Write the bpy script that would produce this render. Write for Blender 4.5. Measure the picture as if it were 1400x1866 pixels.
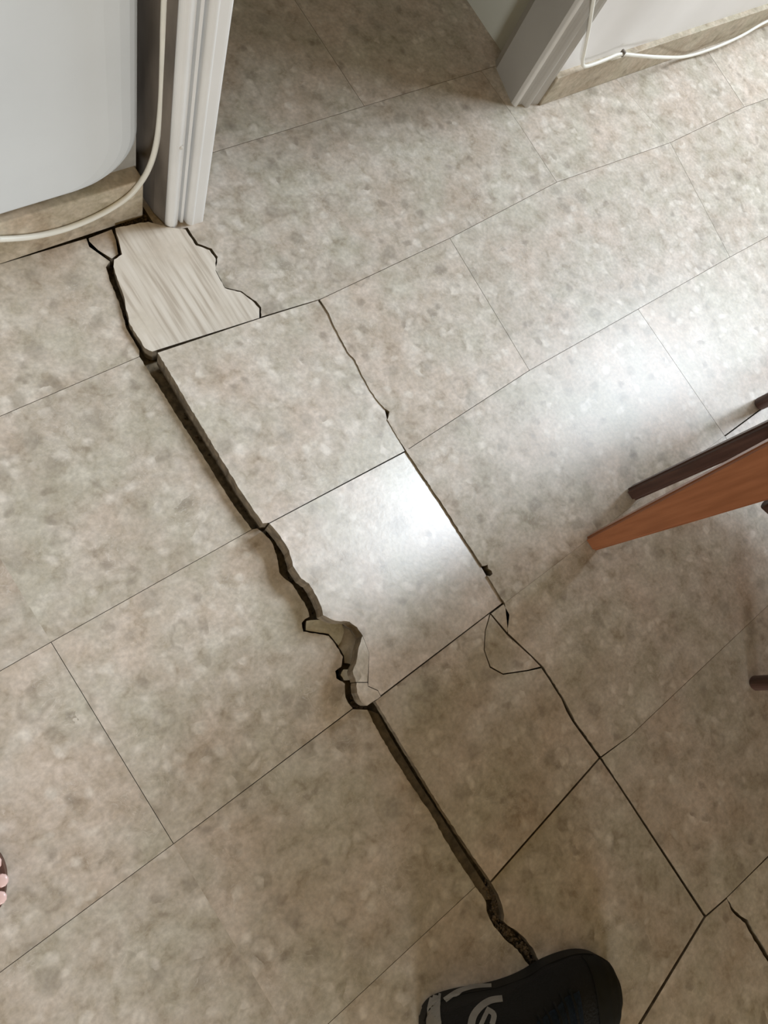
import bpy, bmesh, math, random
from mathutils import Vector, Matrix, noise
from mathutils.bvhtree import BVHTree
random.seed(7)
for o in list(bpy.data.objects): bpy.data.objects.remove(o)
C = bpy.context.scene.collection
S = bpy.context.scene

# ---------------- camera ----------------
H = 1.05                      # camera height
RX = Vector((0.77945551, 0.53719189, -0.32229486))
RY = Vector((-0.47580597, 0.84231023, 0.25322352))
RZ = Vector((0.40750188, -0.04402665, 0.91214246))
F = 1286.85
cam = bpy.data.objects.new('camera', bpy.data.cameras.new('camera')); C.objects.link(cam)
cam.data.sensor_fit = 'HORIZONTAL'; cam.data.sensor_width = 36; cam.data.lens = F/1400*36
cam.data.clip_start = 0.02
right = Vector((RX[0], -RX[1], -RX[2])); up = -Vector((RY[0], -RY[1], -RY[2])); back = -Vector((RZ[0], -RZ[1], -RZ[2]))
cam.matrix_world = Matrix(((right.x, up.x, back.x, 0), (right.y, up.y, back.y, 0), (right.z, up.z, back.z, H), (0, 0, 0, 1)))
S.camera = cam
CAM = Vector((0, 0, H))
# ---------------- world, light, exposure ----------------
S.view_settings.view_transform = 'Standard'; S.view_settings.look = 'None'
S.view_settings.gamma = 1; S.view_settings.use_curve_mapping = False
S.view_settings.exposure = 0.0
w = bpy.data.worlds.new('world'); S.world = w; w.use_nodes = True
w.node_tree.nodes['Background'].inputs[0].default_value = (1.0, 0.69, 0.28, 1)
w.node_tree.nodes['Background'].inputs[1].default_value = 0.31
WX = 2.78
sl = bpy.data.lights.new('daylight', 'SUN'); sl.energy = 1.95; sl.angle = math.radians(13); sl.color = (0.80, 0.90, 1.0)
sun = bpy.data.objects.new('daylight', sl); C.objects.link(sun); sun.location = (3, 0.2, 2.7)
sun.rotation_euler = Vector((1.03, -0.09, 1.05)).to_track_quat('Z', 'Y').to_euler()

wl_ = bpy.data.lights.new('assumed_window_lamp', 'AREA'); wl_.shape = 'RECTANGLE'; wl_.size = 0.6; wl_.size_y = 0.7; wl_.energy = 36; wl_.color = (0.78, 0.89, 1.0)  # bare lamp for an assumed unseen window, placed by glare and shadow directions
wo = bpy.data.objects.new('assumed_window_lamp', wl_); C.objects.link(wo); wo.location = (2.75, 0.0, 1.74)
wo.rotation_euler = (Vector((0.3, 0.3, 0.0))-wo.location).to_track_quat('-Z', 'Y').to_euler()
al = bpy.data.lights.new('fill_light', 'AREA'); al.shape = 'RECTANGLE'; al.size = 1.0; al.size_y = 1.2; al.energy = 125; al.color = (0.90, 0.95, 1.0)  # added soft fill that brightens the walls; no real opening behind it
ao = bpy.data.objects.new('fill_light', al); C.objects.link(ao); ao.location = (-2.2, -4.5, 0.72)
ao.rotation_euler = (Vector((0.9, 0.6, 0.5))-ao.location).to_track_quat('-Z', 'Y').to_euler()

# ---------------- measuring helpers ----------------
def ray(px, py):
    a = Vector((px-700, py-933, F)); return Vector((a.x*RX[0]+a.y*RY[0]+a.z*RZ[0], -(a.x*RX[1]+a.y*RY[1]+a.z*RZ[1]), -(a.x*RX[2]+a.y*RY[2]+a.z*RZ[2]))).normalized()
def at(px, py, z=0.0):
    d = ray(px, py); t = (z-H)/d.z; return CAM+d*t
def on_y(px, py, Y):
    d = ray(px, py); return CAM+d*(Y/d.y)
def fl(v, z=0.0):             # floor point: small numbers are grid units of the camera height, others measured points
    if abs(v[0]) < 4 and abs(v[1]) < 4: return Vector((v[0]*H, -v[1]*H, z))
    return at(v[0], v[1], z)

# ---------------- materials ----------------
def newmat(name):
    m = bpy.data.materials.new(name); m.use_nodes = True
    nt = m.node_tree; b = nt.nodes['Principled BSDF']; return m, nt, b
def N(nt, typ, **k):
    n = nt.nodes.new(typ)
    for a, v in k.items():
        if a.startswith('i_'):
            key = a[2:].replace('_', ' ')
            n.inputs[key].default_value = v
        else: setattr(n, a, v)
    return n
def ramp(nt, src, stops, interp='LINEAR'):
    r = nt.nodes.new('ShaderNodeValToRGB'); r.color_ramp.interpolation = interp
    e = r.color_ramp.elements
    e[0].position, e[0].color = stops[0][0], (*stops[0][1], 1)
    e[1].position, e[1].color = stops[-1][0], (*stops[-1][1], 1)
    for p, c in stops[1:-1]:
        x = e.new(p); x.color = (*c, 1)
    nt.links.new(src, r.inputs[0]); return r.outputs[0]
def mix(nt, fac, a, b, mode='MIX'):
    n = nt.nodes.new('ShaderNodeMix'); n.data_type = 'RGBA'; n.blend_type = mode
    if isinstance(fac, (int, float)): n.inputs[0].default_value = fac
    else: nt.links.new(fac, n.inputs[0])
    for s, i in ((a, 6), (b, 7)):
        if isinstance(s, tuple): n.inputs[i].default_value = (*s, 1)
        else: nt.links.new(s, n.inputs[i])
    return n.outputs[2]
def g3(v): return (v, v, v)

def stone(name, tint=(1, 1, 1), streak=False, rough=0.29, spec=0.24):
    m, nt, b = newmat(name); L = nt.links.new
    geo = N(nt, 'ShaderNodeNewGeometry')
    att = N(nt, 'ShaderNodeAttribute', attribute_name='tile')
    sc = N(nt, 'ShaderNodeVectorMath', operation='SCALE'); sc.inputs[0].default_value = (7.3, 3.1, 5.7); L(att.outputs['Fac'], sc.inputs['Scale'])
    ad = N(nt, 'ShaderNodeVectorMath', operation='ADD'); L(geo.outputs['Position'], ad.inputs[0]); L(sc.outputs[0], ad.inputs[1])
    P = ad.outputs[0]
    # warp
    wn = N(nt, 'ShaderNodeTexNoise', i_Scale=28, i_Detail=3); L(P, wn.inputs['Vector'])
    ws = N(nt, 'ShaderNodeVectorMath', operation='SCALE'); ws.inputs['Scale'].default_value = 0.030; L(wn.outputs['Color'], ws.inputs[0])
    wa = N(nt, 'ShaderNodeVectorMath', operation='ADD'); L(P, wa.inputs[0]); L(ws.outputs[0], wa.inputs[1]); W = wa.outputs[0]
    n1 = N(nt, 'ShaderNodeTexNoise', i_Scale=34, i_Detail=7, i_Roughness=0.62); L(W, n1.inputs['Vector'])
    base = ramp(nt, n1.outputs['Fac'], [(0.30, (0.36, 0.305, 0.225)), (0.43, (0.47, 0.415, 0.325)), (0.56, (0.535, 0.48, 0.39)), (0.72, (0.63, 0.575, 0.48))])
    # pink / green drift
    n2 = N(nt, 'ShaderNodeTexNoise', i_Scale=9, i_Detail=3); L(P, n2.inputs['Vector'])
    drift = ramp(nt, n2.outputs['Fac'], [(0.36, (0.955, 0.985, 0.965)), (0.5, (1, 1, 1)), (0.64, (1.03, 0.985, 0.97))])
    c = mix(nt, 1.0, base, drift, 'MULTIPLY')
    # grey-olive fossil blots
    v1 = N(nt, 'ShaderNodeTexVoronoi', i_Scale=20, i_Randomness=1.0); L(W, v1.inputs['Vector'])
    cellsel = N(nt, 'ShaderNodeSeparateColor'); L(v1.outputs['Color'], cellsel.inputs[0])
    s1 = N(nt, 'ShaderNodeMath', operation='GREATER_THAN'); s1.inputs[1].default_value = 0.66; L(cellsel.outputs[0], s1.inputs[0])
    d1 = ramp(nt, v1.outputs['Distance'], [(0.18, g3(1)), (0.36, g3(0))])
    m1 = N(nt, 'ShaderNodeMath', operation='MULTIPLY'); L(s1.outputs[0], m1.inputs[0]); L(d1, m1.inputs[1])
    m1b = N(nt, 'ShaderNodeMath', operation='MULTIPLY'); L(m1.outputs[0], m1b.inputs[0]); m1b.inputs[1].default_value = 0.50
    c = mix(nt, m1b.outputs[0], c, (0.29, 0.255, 0.195))
    # fine light and dark curls
    v2 = N(nt, 'ShaderNodeTexVoronoi', i_Scale=46, i_Randomness=1.0); L(W, v2.inputs['Vector'])
    cs2 = N(nt, 'ShaderNodeSeparateColor'); L(v2.outputs['Color'], cs2.inputs[0])
    s2 = N(nt, 'ShaderNodeMath', operation='GREATER_THAN'); s2.inputs[1].default_value = 0.76; L(cs2.outputs[1], s2.inputs[0])
    d2 = ramp(nt, v2.outputs['Distance'], [(0.20, g3(1)), (0.5, g3(0))])
    m2 = N(nt, 'ShaderNodeMath', operation='MULTIPLY'); L(s2.outputs[0], m2.inputs[0]); L(d2, m2.inputs[1])
    m2b = N(nt, 'ShaderNodeMath', operation='MULTIPLY'); L(m2.outputs[0], m2b.inputs[0]); m2b.inputs[1].default_value = 0.62
    c = mix(nt, m2b.outputs[0], c, (0.70, 0.65, 0.55))
    s3 = N(nt, 'ShaderNodeMath', operation='LESS_THAN'); s3.inputs[1].default_value = 0.10; L(cs2.outputs[1], s3.inputs[0])
    m3 = N(nt, 'ShaderNodeMath', operation='MULTIPLY'); L(s3.outputs[0], m3.inputs[0]); L(d2, m3.inputs[1])
    m3b = N(nt, 'ShaderNodeMath', operation='MULTIPLY'); L(m3.outputs[0], m3b.inputs[0]); m3b.inputs[1].default_value = 0.5
    c = mix(nt, m3b.outputs[0], c, (0.24, 0.20, 0.15))
    nb = N(nt, 'ShaderNodeTexNoise', i_Scale=6.5, i_Detail=4, i_Distortion=0.8); L(P, nb.inputs['Vector'])
    c = mix(nt, 1.0, c, ramp(nt, nb.outputs['Fac'], [(0.34, (0.90, 0.885, 0.86)), (0.5, (1, 1, 1)), (0.66, (1.06, 1.06, 1.07))]), 'MULTIPLY')
    # rings of shells
    v3 = N(nt, 'ShaderNodeTexVoronoi', i_Scale=15, i_Randomness=1.0); L(W, v3.inputs['Vector'])
    cs3 = N(nt, 'ShaderNodeSeparateColor'); L(v3.outputs['Color'], cs3.inputs[0])
    s5 = N(nt, 'ShaderNodeMath', operation='GREATER_THAN'); s5.inputs[1].default_value = 0.72; L(cs3.outputs[2], s5.inputs[0])
    rg = ramp(nt, v3.outputs['Distance'], [(0.20, g3(0)), (0.27, g3(1)), (0.36, g3(0))])
    m5 = N(nt, 'ShaderNodeMath', operation='MULTIPLY'); L(s5.outputs[0], m5.inputs[0]); L(rg, m5.inputs[1])
    m5b = N(nt, 'ShaderNodeMath', operation='MULTIPLY'); L(m5.outputs[0], m5b.inputs[0]); m5b.inputs[1].default_value = 0.38
    c = mix(nt, m5b.outputs[0], c, (0.30, 0.255, 0.195))
    # curl lines
    wv = N(nt, 'ShaderNodeTexNoise', i_Scale=30, i_Detail=2, i_Distortion=2.5); L(W, wv.inputs['Vector'])
    ln = ramp(nt, wv.outputs['Fac'], [(0.485, g3(0)), (0.5, g3(1)), (0.515, g3(0))])
    n5 = N(nt, 'ShaderNodeTexNoise', i_Scale=13, i_Detail=1); L(P, n5.inputs['Vector'])
    n5r = ramp(nt, n5.outputs['Fac'], [(0.5, g3(0)), (0.62, g3(0.34))])
    m4 = N(nt, 'ShaderNodeMath', operation='MULTIPLY'); L(ln, m4.inputs[0]); L(n5r, m4.inputs[1])
    c = mix(nt, m4.outputs[0], c, (0.72, 0.68, 0.60))
    n6 = N(nt, 'ShaderNodeTexNoise', i_Scale=150, i_Detail=3); L(P, n6.inputs['Vector'])
    fine = ramp(nt, n6.outputs['Fac'], [(0.3, g3(0.88)), (0.7, g3(1.12))])
    c = mix(nt, 1.0, c, fine, 'MULTIPLY')
    # tone of each tile
    tn = N(nt, 'ShaderNodeMapRange'); tn.inputs[3].default_value = 0.96; tn.inputs[4].default_value = 1.05
    fr = N(nt, 'ShaderNodeMath', operation='FRACT'); L(att.outputs['Fac'], fr.inputs[0]); L(fr.outputs[0], tn.inputs[0])
    tv = N(nt, 'ShaderNodeCombineColor');
    for i in range(3): L(tn.outputs[0], tv.inputs[i])
    c = mix(nt, 1.0, c, tv.outputs[0], 'MULTIPLY')
    if streak:
        mp = N(nt, 'ShaderNodeMapping'); mp.inputs['Rotation'].default_value = (0, 0, math.radians(-4)); mp.inputs['Scale'].default_value = (1.0, 0.055, 1)
        L(geo.outputs['Position'], mp.inputs['Vector'])
        ns = N(nt, 'ShaderNodeTexNoise', i_Scale=120, i_Detail=3, i_Roughness=0.55); L(mp.outputs[0], ns.inputs['Vector'])
        sk = ramp(nt, ns.outputs['Fac'], [(0.36, (0.48, 0.42, 0.35)), (0.47, (0.62, 0.565, 0.49)), (0.66, (0.70, 0.65, 0.58))])
        n7 = N(nt, 'ShaderNodeTexNoise', i_Scale=11, i_Detail=3); L(geo.outputs['Position'], n7.inputs['Vector'])
        f7 = ramp(nt, n7.outputs['Fac'], [(0.34, g3(0.35)), (0.48, g3(1))])
        c = mix(nt, f7, mix(nt, 0.5, c, (0.64, 0.57, 0.50)), sk)
    c = mix(nt, 1.0, c, tint, 'MULTIPLY')
    L(c, b.inputs['Base Color'])
    rn = N(nt, 'ShaderNodeMapRange'); rn.inputs[3].default_value = rough-0.04; rn.inputs[4].default_value = rough+0.07; L(n1.outputs['Fac'], rn.inputs[0]); L(rn.outputs[0], b.inputs['Roughness'])
    b.inputs['Specular IOR Level'].default_value = spec
    bp = N(nt, 'ShaderNodeBump'); bp.inputs['Strength'].default_value = 0.05; bp.inputs['Distance'].default_value = 0.002; L(n6.outputs['Fac'], bp.inputs['Height']); L(bp.outputs[0], b.inputs['Normal'])
    return m
def simple(name, col, rough=0.6, metal=0.0, var=0.0, scale=20, bump=0.0, stretch=None, col2=None):
    m, nt, b = newmat(name); L = nt.links.new
    tc = N(nt, 'ShaderNodeTexCoord'); src = tc.outputs['Object']
    if stretch:
        mp = N(nt, 'ShaderNodeMapping'); mp.inputs['Scale'].default_value = stretch; L(src, mp.inputs[0]); src = mp.outputs[0]
    n = N(nt, 'ShaderNodeTexNoise', i_Scale=scale, i_Detail=5); L(src, n.inputs['Vector'])
    c2 = col2 or tuple(min(1, x*(1+var)) for x in col); c1 = tuple(x*(1-var) for x in col) if not col2 else col
    L(ramp(nt, n.outputs['Fac'], [(0.35, c1), (0.65, c2)]), b.inputs['Base Color'])
    b.inputs['Roughness'].default_value = rough; b.inputs['Metallic'].default_value = metal
    if bump:
        bp = N(nt, 'ShaderNodeBump'); bp.inputs['Strength'].default_value = bump; bp.inputs['Distance'].default_value = 0.004
        L(n.outputs['Fac'], bp.inputs['Height']); L(bp.outputs[0], b.inputs['Normal'])
    return m
M = {}
M['tile'] = stone('terrazzo_stone', (1.01, 1.0, 1.05), rough=0.32, spec=0.28)
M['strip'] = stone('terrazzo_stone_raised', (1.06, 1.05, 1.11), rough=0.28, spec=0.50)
M['streaky'] = stone('streaky_marble', (1.0, 0.98, 0.96), streak=True, rough=0.4)
M['chip'] = stone('chipped_stone', (1.0, 1.02, 0.98), rough=0.5)
M['skirt'] = stone('skirting_stone', (0.95, 0.92, 0.88), rough=0.45)
M['mortar'] = simple('mortar', (0.24, 0.19, 0.125), 0.95, var=0.4, scale=90, bump=0.6)
M['mortar_side'] = simple('mortar_side', (0.20, 0.16, 0.11), 0.95, var=0.3, scale=70, bump=0.5)
M['rubble'] = simple('rubble', (0.15, 0.11, 0.07), 0.95, var=0.6, scale=150)
M['wall'] = simple('wall_paint', (0.74, 0.79, 0.83), 0.55, var=0.03, scale=6, bump=0.04)
M['wall_b'] = simple('wall_paint_right', (0.84, 0.83, 0.82), 0.6, var=0.03, scale=6, bump=0.04)
M['corr'] = simple('corridor_paint', (0.55, 0.55, 0.48), 0.6, var=0.05, scale=5)
M['plaster'] = simple('bare_plaster', (0.36, 0.34, 0.30), 0.85, var=0.12, scale=30, bump=0.3)
M['frame_l'] = simple('frame_paint', (0.80, 0.81, 0.81), 0.25, var=0.04, scale=8)
M['frame_side'] = simple('frame_side_shade', (0.17, 0.145, 0.12), 0.7, var=0.4, scale=14, stretch=(1, 1, 0.3))  # brown shade on the frame's left side is put into this colour
M['frame_r'] = simple('frame_paint_right', (0.44, 0.42, 0.385), 0.45, var=0.04, scale=8)
M['bead'] = simple('frame_bead', (0.62, 0.60, 0.56), 0.4, var=0.03)  # highlight along the right frame edge is put into this pale colour
M['cable'] = simple('cable_sheath', (0.80, 0.79, 0.72), 0.4, var=0.05)
M['orange'] = simple('reddish_wood', (0.26, 0.095, 0.040), 0.32, col2=(0.33, 0.125, 0.055), scale=22, stretch=(6, 6, 0.5))
M['dark'] = simple('dark_wood', (0.050, 0.024, 0.018), 0.4, col2=(0.085, 0.042, 0.03), scale=22, stretch=(6, 6, 0.5))
M['canvas'] = simple('black_canvas', (0.0035, 0.0038, 0.004), 0.95, var=0.3, scale=260, bump=0.3)
M['rubber'] = simple('black_rubber', (0.005, 0.0055, 0.0055), 0.7, var=0.2, scale=60)
M['toecap'] = simple('charcoal_leather', (0.016, 0.018, 0.017), 0.7, var=0.2, scale=40)
M['navy'] = simple('navy_cloth', (0.012, 0.026, 0.050), 0.9, var=0.3, scale=200)
M['pale'] = simple('pale_trim', (0.52, 0.50, 0.46), 0.6, var=0.1, scale=60)
M['skin'] = simple('skin', (0.62, 0.34, 0.29), 0.5, var=0.1, scale=40)
M['nail'] = simple('toenail', (0.80, 0.56, 0.52), 0.3, var=0.04, scale=40)
M['sandal'] = simple('brown_leather', (0.10, 0.045, 0.03), 0.55, var=0.2, scale=60)

# ---------------- mesh helpers ----------------
def link(name, me, mats, parent=None):
    o = bpy.data.objects.new(name, me); C.objects.link(o)
    for m in (mats if isinstance(mats, (list, tuple)) else [mats]): me.materials.append(m)
    if parent: o.parent = parent
    return o
def obj(name, bm, mats, parent=None, smooth=False):
    bmesh.ops.recalc_face_normals(bm, faces=bm.faces)
    me = bpy.data.meshes.new(name); bm.to_mesh(me); bm.free()
    if smooth:
        for p in me.polygons: p.use_smooth = True
    return link(name, me, mats, parent)
def tag(o, label, cat, group=None, kind=None):
    o['label'] = label
    if cat: o['category'] = cat
    if group: o['group'] = group
    if kind: o['kind'] = kind
    return o
def struct(o, label=None):
    o['kind'] = 'structure'
    if label: o['label'] = label
    return o
def empty(name, loc, label, cat, group=None):
    o = bpy.data.objects.new(name, None); C.objects.link(o); o.location = loc; o.empty_display_size = 0.05
    return tag(o, label, cat, group)
def box(bm, lo, hi, bev=0.0, seg=2):
    r = bmesh.ops.create_cube(bm, size=1)
    for v in r['verts']:
        v.co = Vector([lo[i]+(v.co[i]+0.5)*(hi[i]-lo[i]) for i in range(3)])
    if bev:
        es = list({e for v in r['verts'] for e in v.link_edges})
        bmesh.ops.bevel(bm, geom=es, offset=bev, segments=seg, affect='EDGES', profile=0.5)
def prism(bm, pts2, z0, z1, mat=0):           # pts2: list of (x,y)
    a = [bm.verts.new((p[0], p[1], z0)) for p in pts2]; b = [bm.verts.new((p[0], p[1], z1)) for p in pts2]
    n = len(pts2); fs = [bm.faces.new(b), bm.faces.new(a[::-1])]
    for i in range(n): fs.append(bm.faces.new((a[i], a[(i+1) % n], b[(i+1) % n], b[i])))
    for f in fs: f.material_index = mat
    return fs
def tube(bm, pts, rad, seg=10, closed=False):
    pts = [Vector(p) for p in pts]; rings = []
    prev = None
    for i, p in enumerate(pts):
        t = (pts[min(i+1, len(pts)-1)]-pts[max(i-1, 0)]).normalized()
        if prev is None:
            u = t.orthogonal().normalized()
        else:
            u = (prev - t*prev.dot(t)).normalized()
        prev = u; v = t.cross(u)
        r = rad[i] if isinstance(rad, (list, tuple)) else rad
        rings.append([bm.verts.new(p+(u*math.cos(a)+v*math.sin(a))*r) for a in [2*math.pi*k/seg for k in range(seg)]])
    for i in range(len(rings)-1):
        for k in range(seg): bm.faces.new((rings[i][k], rings[i][(k+1) % seg], rings[i+1][(k+1) % seg], rings[i+1][k]))
    bm.faces.new(rings[0][::-1]); bm.faces.new(rings[-1])
def spline(pts, n=8):
    pts = [Vector(p) for p in pts]; out = []
    for i in range(len(pts)-1):
        p0 = pts[max(i-1, 0)]; p1 = pts[i]; p2 = pts[i+1]; p3 = pts[min(i+2, len(pts)-1)]
        for k in range(n):
            t = k/n
            out.append(0.5*((2*p1)+(p2-p0)*t+(2*p0-5*p1+4*p2-p3)*t*t+(3*p1-p0-3*p2+p3)*t**3))
    out.append(pts[-1]); return out
def inset(pts, ds):
    n = len(pts); A = sum(pts[i].x*pts[(i+1) % n].y-pts[(i+1) % n].x*pts[i].y for i in range(n))/2
    s = 1 if A > 0 else -1; out = []
    for i in range(n):
        p0, p1, p2 = pts[i-1], pts[i], pts[(i+1) % n]
        e0 = (p1-p0); e1 = (p2-p1)
        if e0.length < 1e-6 or e1.length < 1e-6: out.append(p1.copy()); continue
        e0.normalize(); e1.normalize()
        n0 = Vector((-e0.y, e0.x))*s; n1 = Vector((-e1.y, e1.x))*s
        d0, d1 = ds[i-1], ds[i]
        det = n0.x*n1.y-n0.y*n1.x
        if abs(det) < 0.25: out.append(p1+(n0+n1)*0.25*(d0+d1)); continue
        q = Vector(((d0*n1.y-d1*n0.y)/det, (n0.x*d1-n1.x*d0)/det)); out.append(p1+q)
    return out
def rough_line(pts, amp, step=0.006, seed=0):
    """break a straight run of floor points into small chips"""
    out = []; rnd = random.Random(seed)
    for i in range(len(pts)-1):
        a, b = pts[i], pts[i+1]; L = (b-a).length; n = max(1, int(L/step)); d = (b-a).normalized(); nr = Vector((-d.y, d.x))
        for k in range(n):
            j = 0 if k == 0 else rnd.uniform(-amp, amp)
            out.append(a+(b-a)*(k/n)+nr*j)
    return out
GAP = 0.0004
HL = 0.00015
def slab(bm, poly, thick, zf=None, gap=GAP, tid=None, chip=0.0, seed=0):
    """poly: floor points, a third number is the gap along the edge that starts there; zf(x,y) gives the height of the top"""
    zf = zf or (lambda p: 0.0)
    P = []; D = []
    for i, v in enumerate(poly):
        g = v[2] if len(v) > 2 else gap
        z = 0.0
        for _ in range(3): p = fl(v, z); z = zf(p)
        P.append(Vector((p.x, p.y))); D.append(g)
    P2, D2 = [], []
    for i in range(len(P)):
        u, v = poly[i], poly[(i+1) % len(P)]; a, b_ = P[i], P[(i+1) % len(P)]
        if D[i] == 0 and max(map(abs, u[:2])) > 4 and max(map(abs, v[:2])) > 4 and (b_-a).length < 0.09:
            sg = rough_line([a, b_], 0.0007, 0.0045, seed=int(u[0]*31+u[1]))
            P2 += sg; D2 += [0]*len(sg)
        else: P2.append(a); D2.append(D[i])
    P, D = P2, D2
    if chip:
        P2, D2 = [], []
        for i in range(len(P)):
            a, b = P[i], P[(i+1) % len(P)]
            seg = rough_line([a, b], chip*(0.0 if D[i] == 0.00021 else 1), seed=seed+i)
            P2 += seg; D2 += [D[i]]*len(seg)
        P, D = P2, D2
    P = inset(P, D); lay = bm.faces.layers.float.get('tile') or bm.faces.layers.float.new('tile')
    t = tid if tid is not None else random.uniform(0, 9)
    tv = [bm.verts.new((p.x, p.y, zf(p))) for p in P]; bv = [bm.verts.new((p.x, p.y, zf(p)-thick)) for p in P]; n = len(P)
    top = bm.faces.new(tv); fs = [top, bm.faces.new(bv[::-1])]
    for i in range(n): fs.append(bm.faces.new((bv[i], bv[(i+1) % n], tv[(i+1) % n], tv[i])))
    for f in fs: f[lay] = t; f.material_index = 1
    top.material_index = 0
    bmesh.ops.triangulate(bm, faces=[top, fs[1]])
    return None

# ---------------- the floor ----------------
bm = bmesh.new()
ROWS = [-2.2, -1.9, -1.60, -1.30, -1.0, -0.70, -0.427, -0.128, 0.170, 0.467, 0.765, 1.06, 1.36, 1.66]
LCOL = [-1.24, -0.94, -0.64, -0.342, -0.043]
for a, b in zip(LCOL, LCOL[1:]):
    for r0, r1 in zip(ROWS[5:], ROWS[6:]):
        if r0 == -0.70: r0 = -0.640
        vg = 0.0004 if r1 == 0.170 else 0.0
        slab(bm, [(a, r0), (b, r0, vg), (b, r1), (a, r1, vg)], 0.022)
slab(bm, [(-0.043, -0.427), (254, 650, 0), (254, 639, 0), (243, 619, 0), (230, 598, 0), (227, 584, 0), (218, 555, 0), (211, 537, 0), (200, 512, 0), (193, 487, 0), (201, 476, 0.0008), (163, 449, 0.0006), (158, 434), (-0.043, -0.640, 0)], 0.022)
slab(bm, [(161, 434, 0.0006), (205, 417, 0.0016), (213, 437, 0.0016), (217, 463, 0.0008), (204, 472, 0.0006), (164, 447, 0.0006)], 0.02)
slab(bm, [(-0.043, -0.427), (254, 650, 0), (290, 705, 0), (327, 765, 0), (367, 826, 0), (400, 880, 0), (430, 926, 0), (459, 965), (-0.043, -0.128, 0)], 0.022)
slab(bm, [(-0.043, -0.128), (459, 965, 0), (469, 963, 0), (483, 974, 0), (494, 986, 0), (500, 1000, 0), (504, 1011, 0), (507, 1028, 0), (509, 1043, 0), (521, 1056, 0), (534, 1066, 0), (546, 1086, 0), (555, 1098, 0), (560, 1109, 0), (564, 1124, 0), (556, 1128, 0), (550, 1135, 0), (553, 1151, 0), (575, 1154, 0), (599, 1159, 0), (607, 1168, 0), (618, 1184, 0), (625, 1197, 0), (622, 1215, 0), (611, 1223, 0), (613, 1236, 0), (629, 1246, 0), (629, 1258, 0), (630, 1271, 0), (634, 1280, 0), (643, 1291), (-0.043, 0.170)], 0.022)
slab(bm, [(-0.043, 0.170), (643, 1292, 0.0003), (669, 1293, 0), (686, 1327, 0), (717, 1380, 0), (749, 1430, 0), (783, 1479, 0), (806, 1520, 0), (829, 1559, 0), (857, 1601, 0), (866, 1616), (-0.043, 0.467, 0)], 0.022)
slab(bm, [(-0.043, 0.467), (866, 1616, 0), (878, 1630, 0), (886, 1644, 0), (887, 1660, 0), (893, 1675, 0), (900, 1688, 0), (911, 1700, 0), (925, 1716, 0), (943, 1730, 0), (968, 1765, 0), (985, 1800, 0), (990, 1866, 0), (1030, 1960, 0), (-0.043, 0.765, 0)], 0.022)
slab(bm, [(-0.043, 0.765), (0.24, 0.765), (0.24, 1.06), (-0.043, 1.06)], 0.022)
slab(bm, [(-0.043, 1.06), (0.56, 1.06), (0.56, 1.66), (-0.043, 1.66)], 0.022)
# right hand side
B1 = [(583, 546, 0), (600, 572, 0), (612, 600, 0), (625, 624, 0), (633, 640, 0), (648, 657, 0), (661, 686, 0), (674, 710, 0), (690, 732, 0), (701, 744, 0), (710, 750, 0), (706, 765, 0), (722, 792, 0), (734, 811, 0)]
slab(bm, [(342, 415, 0), (353, 432, 0), (361, 444, 0), (375, 449, 0), (386, 453, 0), (397, 468, 0), (393, 492, HL), (410, 524, HL), (441, 531, 0), (455, 541, 0), (467, 549, 0), (476, 560, 0), (476, 578, 0.0008), (585, 545), (820, 434), (1015, 332), (948, 229), (1.145, -0.70), (0.38, -0.70), (0.38, -0.597)], 0.022)
slab(bm, B1+[(745, 818, 0.0005), (965, 675), (820, 434)], 0.022)
slab(bm, [(820, 434), (965, 675), (1.14, -0.128), (1.45, -0.128, 0.0003), (1222, 260), (1015, 332)], 0.022)
slab(bm, [(1.45, -0.128), (1222, 260), (1357, 195), (2.05, -0.41), (2.05, -0.12)], 0.022, gap=0.0004)
slab(bm, [(2.05, -0.41), (2.62, -0.41), (2.62, -0.11), (2.05, -0.12)], 0.022)
slab(bm, [(734, 811, 0), (745, 818, 0.0005), (965, 675), (1.14, -0.128), (1.145, 0.17, HL), (920, 1099, 0), (893, 1056, 0), (888, 1049, 0), (893, 1050, 0), (898, 1046, 0), (896, 1040, 0), (890, 1036, 0), (889, 1029, 0), (884, 1031, 0), (879, 1031, 0), (848, 984, 0), (826, 950, 0), (806, 918, 0), (770, 865, 0), (745, 828, 0)], 0.022)
slab(bm, [(1.14, -0.128), (1.45, -0.128), (1.75, -0.124, HL), (1.75, 0.17, 0.0003), (1.145, 0.17)], 0.022)
slab(bm, [(1.75, -0.124), (2.05, -0.12), (2.62, -0.11), (2.62, 0.17), (1.75, 0.17)], 0.022, gap=0.0003)
slab(bm, [(920, 1099, HL), (1.145, 0.17), (1.145, 0.467, 0.0002), (1150, 1340, 0.0008), (1096, 1379, 0), (1066, 1338, 0), (1048, 1314, 0), (1039, 1295, 0), (1028, 1274, 0), (1014, 1252, 0), (1003, 1234, 0), (991, 1216, 0.0006), (968, 1194, 0.0005), (926, 1154, 0.0003)], 0.022)
slab(bm, [(1.145, 0.172), (1.75, 0.172), (1.75, 0.467), (1.145, 0.467)], 0.022, gap=0.0003)
slab(bm, [(1.75, 0.172), (2.62, 0.172), (2.62, 0.467), (1.75, 0.467)], 0.022, gap=0.0003)
slab(bm, [(1096, 1380, 0.0008), (1150, 1340, 0.0002), (1.145, 0.467), (1.145, 0.765), (1400, 1560), (1325, 1635), (1287, 1668, 0), (1127, 1426, 0)], 0.022)
slab(bm, [(1.145, 0.467), (2.62, 0.467), (2.62, 0.765), (1.145, 0.765)], 0.022, gap=0.0003)
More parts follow.
